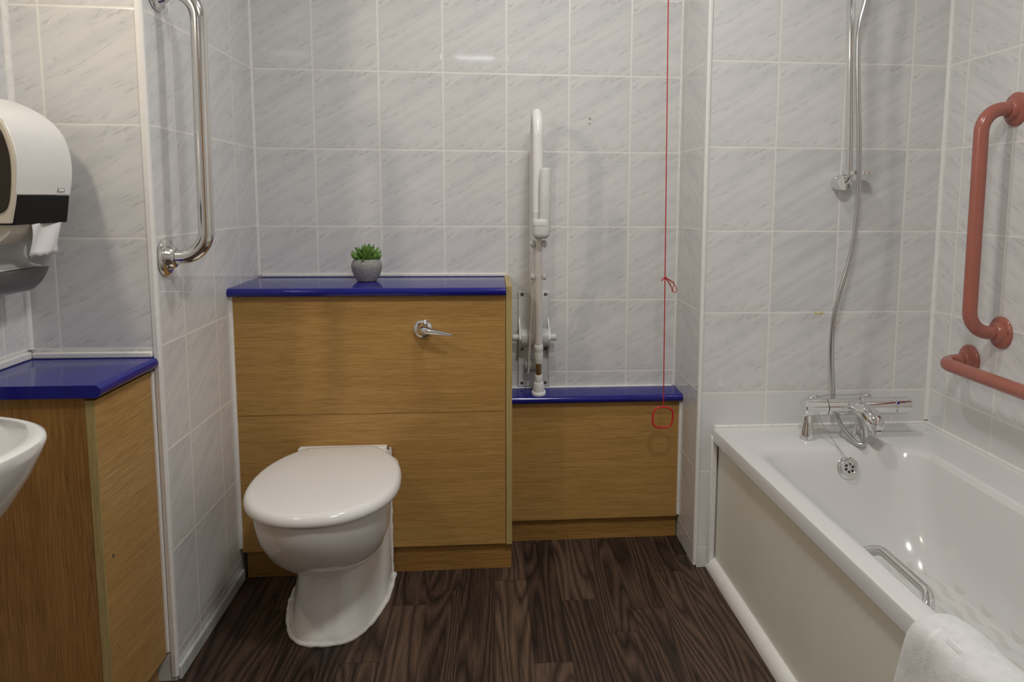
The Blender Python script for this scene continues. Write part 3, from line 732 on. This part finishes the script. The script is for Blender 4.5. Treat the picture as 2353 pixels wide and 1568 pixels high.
for p in beads:
    qv = bmesh.ops.create_icosphere(bm, subdivisions=1, radius=0.0017)
    bmesh.ops.translate(bm, verts=qv['verts'], vec=p)
tube(bm, ch, 0.0006, 5)
obj('plug_chain', bm, M['hose'], ov, label='fine ball chain')
bm = B()
hp = fillet([(1.279, -0.990, 0.368), (1.332, -1.020, 0.420), (1.332, -1.210, 0.420), (1.280, -1.230, 0.360)], 0.042, 10)
tube(bm, hp, [0.0135 - 0.004 * math.sin(PI * min(1, max(0, i / (len(hp) - 1)))) for i in range(len(hp))], 18)
gh = obj('bath_grip', bm, M['chrome'], tub, label='curved chrome grip handle')
for c in ((1.290, -1.000, 0.368), (1.290, -1.230, 0.362)):
    bm = B(); lathe(bm, [(0.022, -0.006), (0.022, 0.004), (0.017, 0.010), (0.0, 0.012)], c, (1, 0, 0.2), 24); obj('grip_foot', bm, M['chrome'], gh)

# ------------------------------------------------------------------ bath mixer tap
mx = thing('bath_mixer_tap', 'chrome thermostatic bar mixer tap on the end of the bath', 'tap', (1.54, -0.40, 0.4385))
BY, BZ = -0.402, 0.5305
A = (1, 0, 0)
def xcyl(x0_, x1_, r, rnd=0.003, n=36):
    bm = B(); lathe(bm, [(0, 0), (r - rnd, 0), (r, rnd), (r, x1_ - x0_ - rnd), (r - rnd, x1_ - x0_), (0, x1_ - x0_)], (x0_, BY, BZ), A, n); return bm
bm = xcyl(1.511, 1.712, 0.0252, 0.001)
for x in (1.490, 1.652): lathe(bm, [(0.0, 0.0), (0.017, 0.0), (0.020, 0.006), (0.020, 0.018), (0.014, 0.028), (0.0, 0.031)], (x, BY + 0.040, BZ - 0.003), (0, 0, 1), 24); rod(bm, (x, BY + 0.040, BZ), (x, BY, BZ), 0.017)
obj('body', bm, M['chrome'], mx)
obj('flow_knob', xcyl(1.4425, 1.5104, 0.0262), M['chrome'], mx)
obj('temperature_knob', xcyl(1.7126, 1.761, 0.0252), M['chrome'], mx)
bm = B(); box(bm, 1.7140, 1.7185, BY - 0.0250, BY - 0.0205, BZ + 0.010, BZ + 0.0175); obj('cold_mark', bm, M['blue'], mx, label='small blue mark')
for x in (1.458, 1.618):
    bm = B(); lathe(bm, [(0.0245, 0.0), (0.0245, 0.003), (0.0175, 0.030), (0.0125, 0.055), (0.0120, 0.092), (0, 0.092)], (x, BY, 0.4385), (0, 0, 1), 30); obj('leg', bm, M['chrome'], mx)
bm = B()
tube(bm, spline([(1.578, BY, BZ), (1.586, BY - 0.035, BZ + 0.006), (1.597, BY - 0.074, BZ - 0.002), (1.604, BY - 0.100, BZ - 0.018), (1.606, BY - 0.108, BZ - 0.038)], 7), [0.0200, 0.0200, 0.0199, 0.0199, 0.0199, 0.0201, 0.0203, 0.0207, 0.0211, 0.0218, 0.0224, 0.0234, 0.0243, 0.0250, 0.0253, 0.0256, 0.0256, 0.0256, 0.0256, 0.0253, 0.0250, 0.0243, 0.0237, 0.0230, 0.0220, 0.0211, 0.0205, 0.0192, 0.0186], 22)
sp = obj('spout', bm, M['chrome'], mx)
bm = B(); lathe(bm, [(0.0145, 0), (0.0145, 0.010), (0.012, 0.010), (0.0, 0.008)], (1.606, BY - 0.108, BZ - 0.036), (0, 0, -1), 24); obj('aerator', bm, M['steel'], sp)
bm = B(); lathe(bm, [(0.0045, 0.0), (0.0045, 0.012), (0.0075, 0.014), (0.0075, 0.024), (0.006, 0.027), (0, 0.028)], (1.590, BY - 0.046, BZ + 0.018), (0, -0.15, 1), 20); obj('diverter_knob', bm, M['chrome'], sp)

# ------------------------------------------------------------------ shower rail and hose
sr = thing('shower_riser_rail', 'chrome shower riser rail on the tiled wall above the bath', 'shower rail', (1.57, YB, 1.175))
rx = lambda z: 1.575 - (z - 1.20) * 0.043
bm = B(); tube(bm, fillet([(rx(1.95), -0.345, 1.95), (rx(1.176), -0.345, 1.176), (1.566, -0.315, 1.175)], 0.020), 0.0102, 22); obj('rail', bm, M['chrome'], sr)
for z, nm in ((1.175, 'wall_bracket'), (1.95, 'wall_bracket')):
    bm = B(); lathe(bm, [(0.0225, 0.0), (0.0225, 0.040), (0.021, 0.0425), (0, 0.0425)], (rx(z) - 0.012, YB, z), (0, -1, 0), 30)
    if z > 1.5: rod(bm, (rx(z), -0.345, z + 0.012), (rx(z) - 0.012, -0.325, z), 0.011)
    obj(nm, bm, M['chrome'], sr)
bm = B()
bridge(bm, [[(x, y, z) for x, y in rrect(1.5545 + i, 1.640 - i, -0.3625 + i, -0.326 - i, 0.016)] for i, z in ((0.002, 1.1965), (0, 1.1985), (0, 1.2065), (0.002, 1.2085))], True, True, True)
for k in range(5): lathe(bm, [(0.006, 0), (0.006, 0.012), (0, 0.012)], (1.564 + 0.0165 * k, -0.3585, 1.1965), (0, 0, 1), 14)
obj('hose_retainer', bm, M['chrome'], sr, label='flat chrome hose ring')
bm = B()
tube(bm, spline([(1.592, -0.372, 1.90), (1.590, -0.371, 1.76), (1.582, -0.371, 1.675), (1.567, -0.371, 1.600), (1.569, -0.371, 1.499), (1.583, -0.371, 1.32), (1.589, -0.371, 1.20), (1.591, -0.370, 1.137), (1.588, -0.370, 1.05), (1.574, -0.370, 0.951), (1.552, -0.370, 0.862), (1.537, -0.370, 0.786), (1.536, -0.367, 0.696), (1.548, -0.362, 0.585), (1.552, -0.366, 0.530), (1.553, -0.400, 0.487), (1.562, -0.460, 0.454), (1.578, -0.490, 0.446), (1.592, -0.466, 0.462), (1.603, -0.424, 0.498), (1.608, -0.405, 0.512)], 8), 0.0066, 12)
tag(obj('shower_hose', bm, M['hose']), 'flexible metal shower hose hanging from riser rail to the bath mixer', 'hose')

# ------------------------------------------------------------------ towel over the bath edge
bm = B()
prof = [(1.170, 0.06), (1.176, 0.14), (1.182, 0.23), (1.188, 0.32), (1.194, 0.39), (1.200, 0.432), (1.210, 0.456), (1.228, 0.466), (1.247, 0.466), (1.262, 0.461), (1.277, 0.447), (1.288, 0.415), (1.300, 0.35), (1.312, 0.29), (1.322, 0.24)]
pp = spline([(x, 0, z) for x, z in prof], 4)
ny = 30; rings = []
for j in range(ny + 1):
    y = -1.352 - 0.42 * j / ny
    row = []
    for i, p in enumerate(pp):
        s = i / (len(pp) - 1)
        dz = noise.noise(V((p.x * 9, y * 9, p.z * 9))) * 0.006 + 0.003 * math.sin(y * 60 + s * 6)
        nx = -1 if s < 0.45 else 0.4
        off = 0.020 * (-y - 1.35) / 0.42 * (1 if s < 0.5 else 0.6)
        yy = y + (0.035 * (0.45 - s) / 0.45 * (1 - j / ny) if s < 0.45 else -0.02 * (s - 0.45) * (1 - j / ny))
        row.append((p.x + dz * nx + 0.004 + off * 0.75, yy, p.z + abs(dz) * 0.8 + 0.006))
    rings.append(row)
bridge(bm, rings, False)
tw = obj('towel', bm, M['terry'], solid=0.022, subsurf=1)
tag(tw, 'white terry towel draped over the near side of the bath', 'towel')

# ------------------------------------------------------------------ paper towel dispenser on the left wall
pd = thing('paper_towel_dispenser', 'white paper towel dispenser with black lower band on the left wall', 'dispenser', (XF, -0.868, 1.06))
Y0, Y1 = -0.958, -0.782
prof = [(-0.315, 1.124), (-0.309, 1.16), (-0.308, 1.19), (-0.311, 1.215), (-0.320, 1.243), (-0.336, 1.266), (-0.358, 1.285), (-0.388, 1.302), (-0.422, 1.314), (XF + 0.001, 1.319)]
bm = B(); prism(bm, [(XF + 0.001, 1.124)] + curve2(prof), Y0, Y1, 'y')
obj('cover', bm, M['white'], pd, bevel=0.0025, angle=50)
bm = B(); prism(bm, [(XF + 0.004, 1.069), (-0.324, 1.069), (-0.316, 1.1235), (XF + 0.004, 1.1235)], Y0 + 0.004, Y1 - 0.002, 'y'); obj('base_band', bm, M['black'], pd, bevel=0.002, label='black plastic band')
bm = B(); prism(bm, [(XF + 0.004, 1.072)] + curve2([(-0.326, 1.072), (-0.316, 1.12), (-0.3105, 1.17), (-0.3105, 1.20), (-0.321, 1.242), (-0.339, 1.268), (-0.387, 1.298), (XF + 0.004, 1.30)]), Y0 - 0.004, Y0 + 0.006, 'y')
sf = obj('side_frame', bm, M['cream'], pd, bevel=0.002, label='cream side frame')
bm = B(); prism(bm, [(XF + 0.012, 1.085)] + curve2([(-0.352, 1.086), (-0.329, 1.099), (-0.320, 1.135), (-0.317, 1.18), (-0.320, 1.21), (-0.330, 1.242), (-0.348, 1.263), (-0.386, 1.283), (XF + 0.012, 1.282)]), Y0 - 0.007, Y0 - 0.003, 'y')
obj('window', bm, M['smoke'], sf, bevel=0.0015, label='smoked dark viewing window')
bm = B(); rod(bm, (-0.386, Y0 + 0.012, 1.090), (-0.386, Y1 - 0.012, 1.090), 0.060, 48); obj('paper_roll', bm, M['roll'], pd)
bm = B(); rings = []
for i in range(9):
    z = 1.075 - 0.068 * i / 8
    rings.append([(-0.328 + 0.004 * math.sin(i * 0.5 + k * 0.8) - 0.004 * (i / 8), -0.898 + 0.094 * k / 10 + (0.006 if i == 0 else 0), z + (0.002 * (-1) ** k if i == 8 else 0)) for k in range(11)])
bridge(bm, rings, False); obj('paper_tail', bm, M['paper'], pd, solid=0.0012, label='torn white paper end')
bm = B(); prism(bm, [(-0.831, 1.1305), (-0.806, 1.1305), (-0.806, 1.1385), (-0.831, 1.1385)], -0.3160, -0.3125, 'x')
bg = obj('badge', bm, M['badge'], pd, label='small grey badge')
bm = B(); prism(bm, [(-0.827, 1.1325), (-0.810, 1.1325), (-0.810, 1.1365), (-0.827, 1.1365)], -0.3130, -0.3120, 'x'); obj('badge_plate', bm, M['white'], bg)

sd = thing('wall_dispenser', 'small grey wall dispenser with smoked tray under the paper towel dispenser', 'dispenser', (XF, -0.868, 0.92))
bm = B(); prism(bm, [(XF + 0.001, 0.975)] + curve2([(-0.372, 0.980), (-0.392, 0.985), (-0.405, 0.995), (-0.410, 1.008), (-0.405, 1.022), (-0.398, 1.030)]) + [(XF + 0.001, 1.034)], -0.948, -0.79, 'y'); obj('body', bm, M['grey'], sd, bevel=0.003)
bm = B(); prism(bm, [(-0.412, 0.976), (-0.378, 0.977), (-0.374, 0.985), (-0.374, 1.004), (-0.380, 1.014), (-0.412, 1.018)], -0.960, -0.945, 'y'); obj('end_lever', bm, M['plate'], sd, bevel=0.004)
bm = B(); prism(bm, [(XF + 0.002, 0.9735)] + curve2([(-0.362, 0.9795), (-0.370, 0.961), (-0.383, 0.943), (-0.400, 0.930), (-0.424, 0.924), (XF + 0.002, 0.921)]), -0.955, -0.788, 'y'); obj('tray', bm, M['tray'], sd, bevel=0.002, label='smoked translucent tray')

# ------------------------------------------------------------------ wash basin
wb = thing('washbasin', 'white wall-hung washbasin cut off by the left edge', 'washbasin', (XF, -1.30, 0.55))
def bring(s, px, z, n=112, back=XF + 0.001):
    """D outline against the left wall; s scales the half width, px is the reach into the room"""
    out = []
    px += 0.024 * min(1.0, px / 0.25)
    for k in range(n):
        a = 2 * PI * k / n; c, sn = math.cos(a), math.sin(a)
        x = back + 0.06 + (px - 0.06) * abs(c) ** (2 / 2.2) if c > 0 else back + 0.06 - 0.06 * abs(c) ** 0.5
        out.append((x, -1.30 + s * math.copysign(abs(sn) ** (2 / 2.4), sn), z))
    return out
def iring(s, x0_, x1_, z, n=112):
    xm = (x0_ + x1_) / 2; h = (x1_ - x0_) / 2
    return [(xm + h * math.cos(2 * PI * k / n), -1.30 + s * math.sin(2 * PI * k / n), z) for k in range(n)]
bm = B()
bridge(bm, [bring(0.06, 0.14, 0.52), bring(0.085, 0.17, 0.545), bring(0.125, 0.215, 0.60), bring(0.160, 0.255, 0.655), bring(0.183, 0.283, 0.70), bring(0.195, 0.300, 0.735), bring(0.199, 0.306, 0.750), bring(0.197, 0.305, 0.757), bring(0.190, 0.298, 0.7605), bring(0.182, 0.290, 0.7605),
    iring(0.166, XF + 0.085, XF + 0.298, 0.7545), iring(0.160, XF + 0.09, XF + 0.290, 0.742), iring(0.150, XF + 0.095, XF + 0.275, 0.71), iring(0.125, XF + 0.105, XF + 0.235, 0.67), iring(0.07, XF + 0.13, XF + 0.20, 0.645), iring(0.02, XF + 0.15, XF + 0.18, 0.642)], True, True, True)
obj('bowl', bm, M['ceramic'], wb, angle=55)
bm = B(); lathe(bm, [(0.020, 0), (0.018, 0.003), (0.010, 0.001), (0, 0.001)], (XF + 0.165, -1.30, 0.6422), (0, 0, 1), 24); obj('drain', bm, M['chrome'], wb)

# ------------------------------------------------------------------ lights of the room
def area(name, loc, size, power, col=(1, 1, 1), rot=(0, 0, 0), shape='DISK', sy=None):
    l = bpy.data.lights.new(name, 'AREA'); l.energy = power; l.color = col; l.shape = shape; l.size = size
    if sy: l.size_y = sy
    o = bpy.data.objects.new(name, l); COL.objects.link(o); o.location = loc; o.rotation_euler = rot
    return o
area('ceiling_lamp', (0.72, -0.80, ZC - 0.02), 0.12, 5.4, (1.0, 0.985, 0.965))
area('ceiling_lamp', (0.85, -1.75, ZC - 0.02), 0.26, 12.0, (1.0, 0.985, 0.965))
ml = area('mirror_lamp', (XF + 0.035, -1.30, 1.80), 0.14, 3.7, (1.0, 0.87, 0.68), (0, 0, 0), 'RECTANGLE', 0.05)
ml.rotation_euler = V((1.0, 0.30, -0.22)).to_track_quat('-Z', 'Z').to_euler()
area('door_lamp', (0.45, YF + 0.05, 2.10), 0.26, 0.13, (0.92, 0.96, 1.0), (math.radians(84), 0, 0), 'RECTANGLE', 0.010)
w = bpy.data.worlds.new('World'); sc.world = w; w.use_nodes = True
w.node_tree.nodes['Background'].inputs[0].default_value = (0.8, 0.85, 0.9, 1); w.node_tree.nodes['Background'].inputs[1].default_value = 0.05

# ------------------------------------------------------------------ camera
pitch, yaw, roll, f_px = 0.113213, 0.088823, -0.0063504, 1671.093
fw = V((math.sin(yaw) * math.cos(pitch), math.cos(yaw) * math.cos(pitch), -math.sin(pitch)))
r0 = V((math.cos(yaw), -math.sin(yaw), 0)); d0 = fw.cross(r0)
rt = r0 * math.cos(roll) + d0 * math.sin(roll); dn = -r0 * math.sin(roll) + d0 * math.cos(roll)
cam = bpy.data.cameras.new('camera'); co = bpy.data.objects.new('camera', cam); COL.objects.link(co)
mw = Matrix((rt, -dn, -fw)).transposed().to_4x4(); mw.translation = V((0.54257, -2.37139, 1.12434)); co.matrix_world = mw
cam.sensor_fit = 'HORIZONTAL'; cam.sensor_width = 36.0; cam.lens = 36.0 * f_px / 2353
cam.shift_x = -95.203 / 2353; cam.shift_y = -138.088 / 2353; cam.clip_start = 0.02
sc.camera = co

vs_ = sc.view_settings
vs_.view_transform = 'Standard'; vs_.look = 'None'; vs_.gamma = 1.0; vs_.use_curve_mapping = False; vs_.exposure = 0.26
sc.cycles.max_bounces = 10; sc.cycles.diffuse_bounces = 6; sc.cycles.glossy_bounces = 6
sc.cycles.sample_clamp_indirect = 6.0
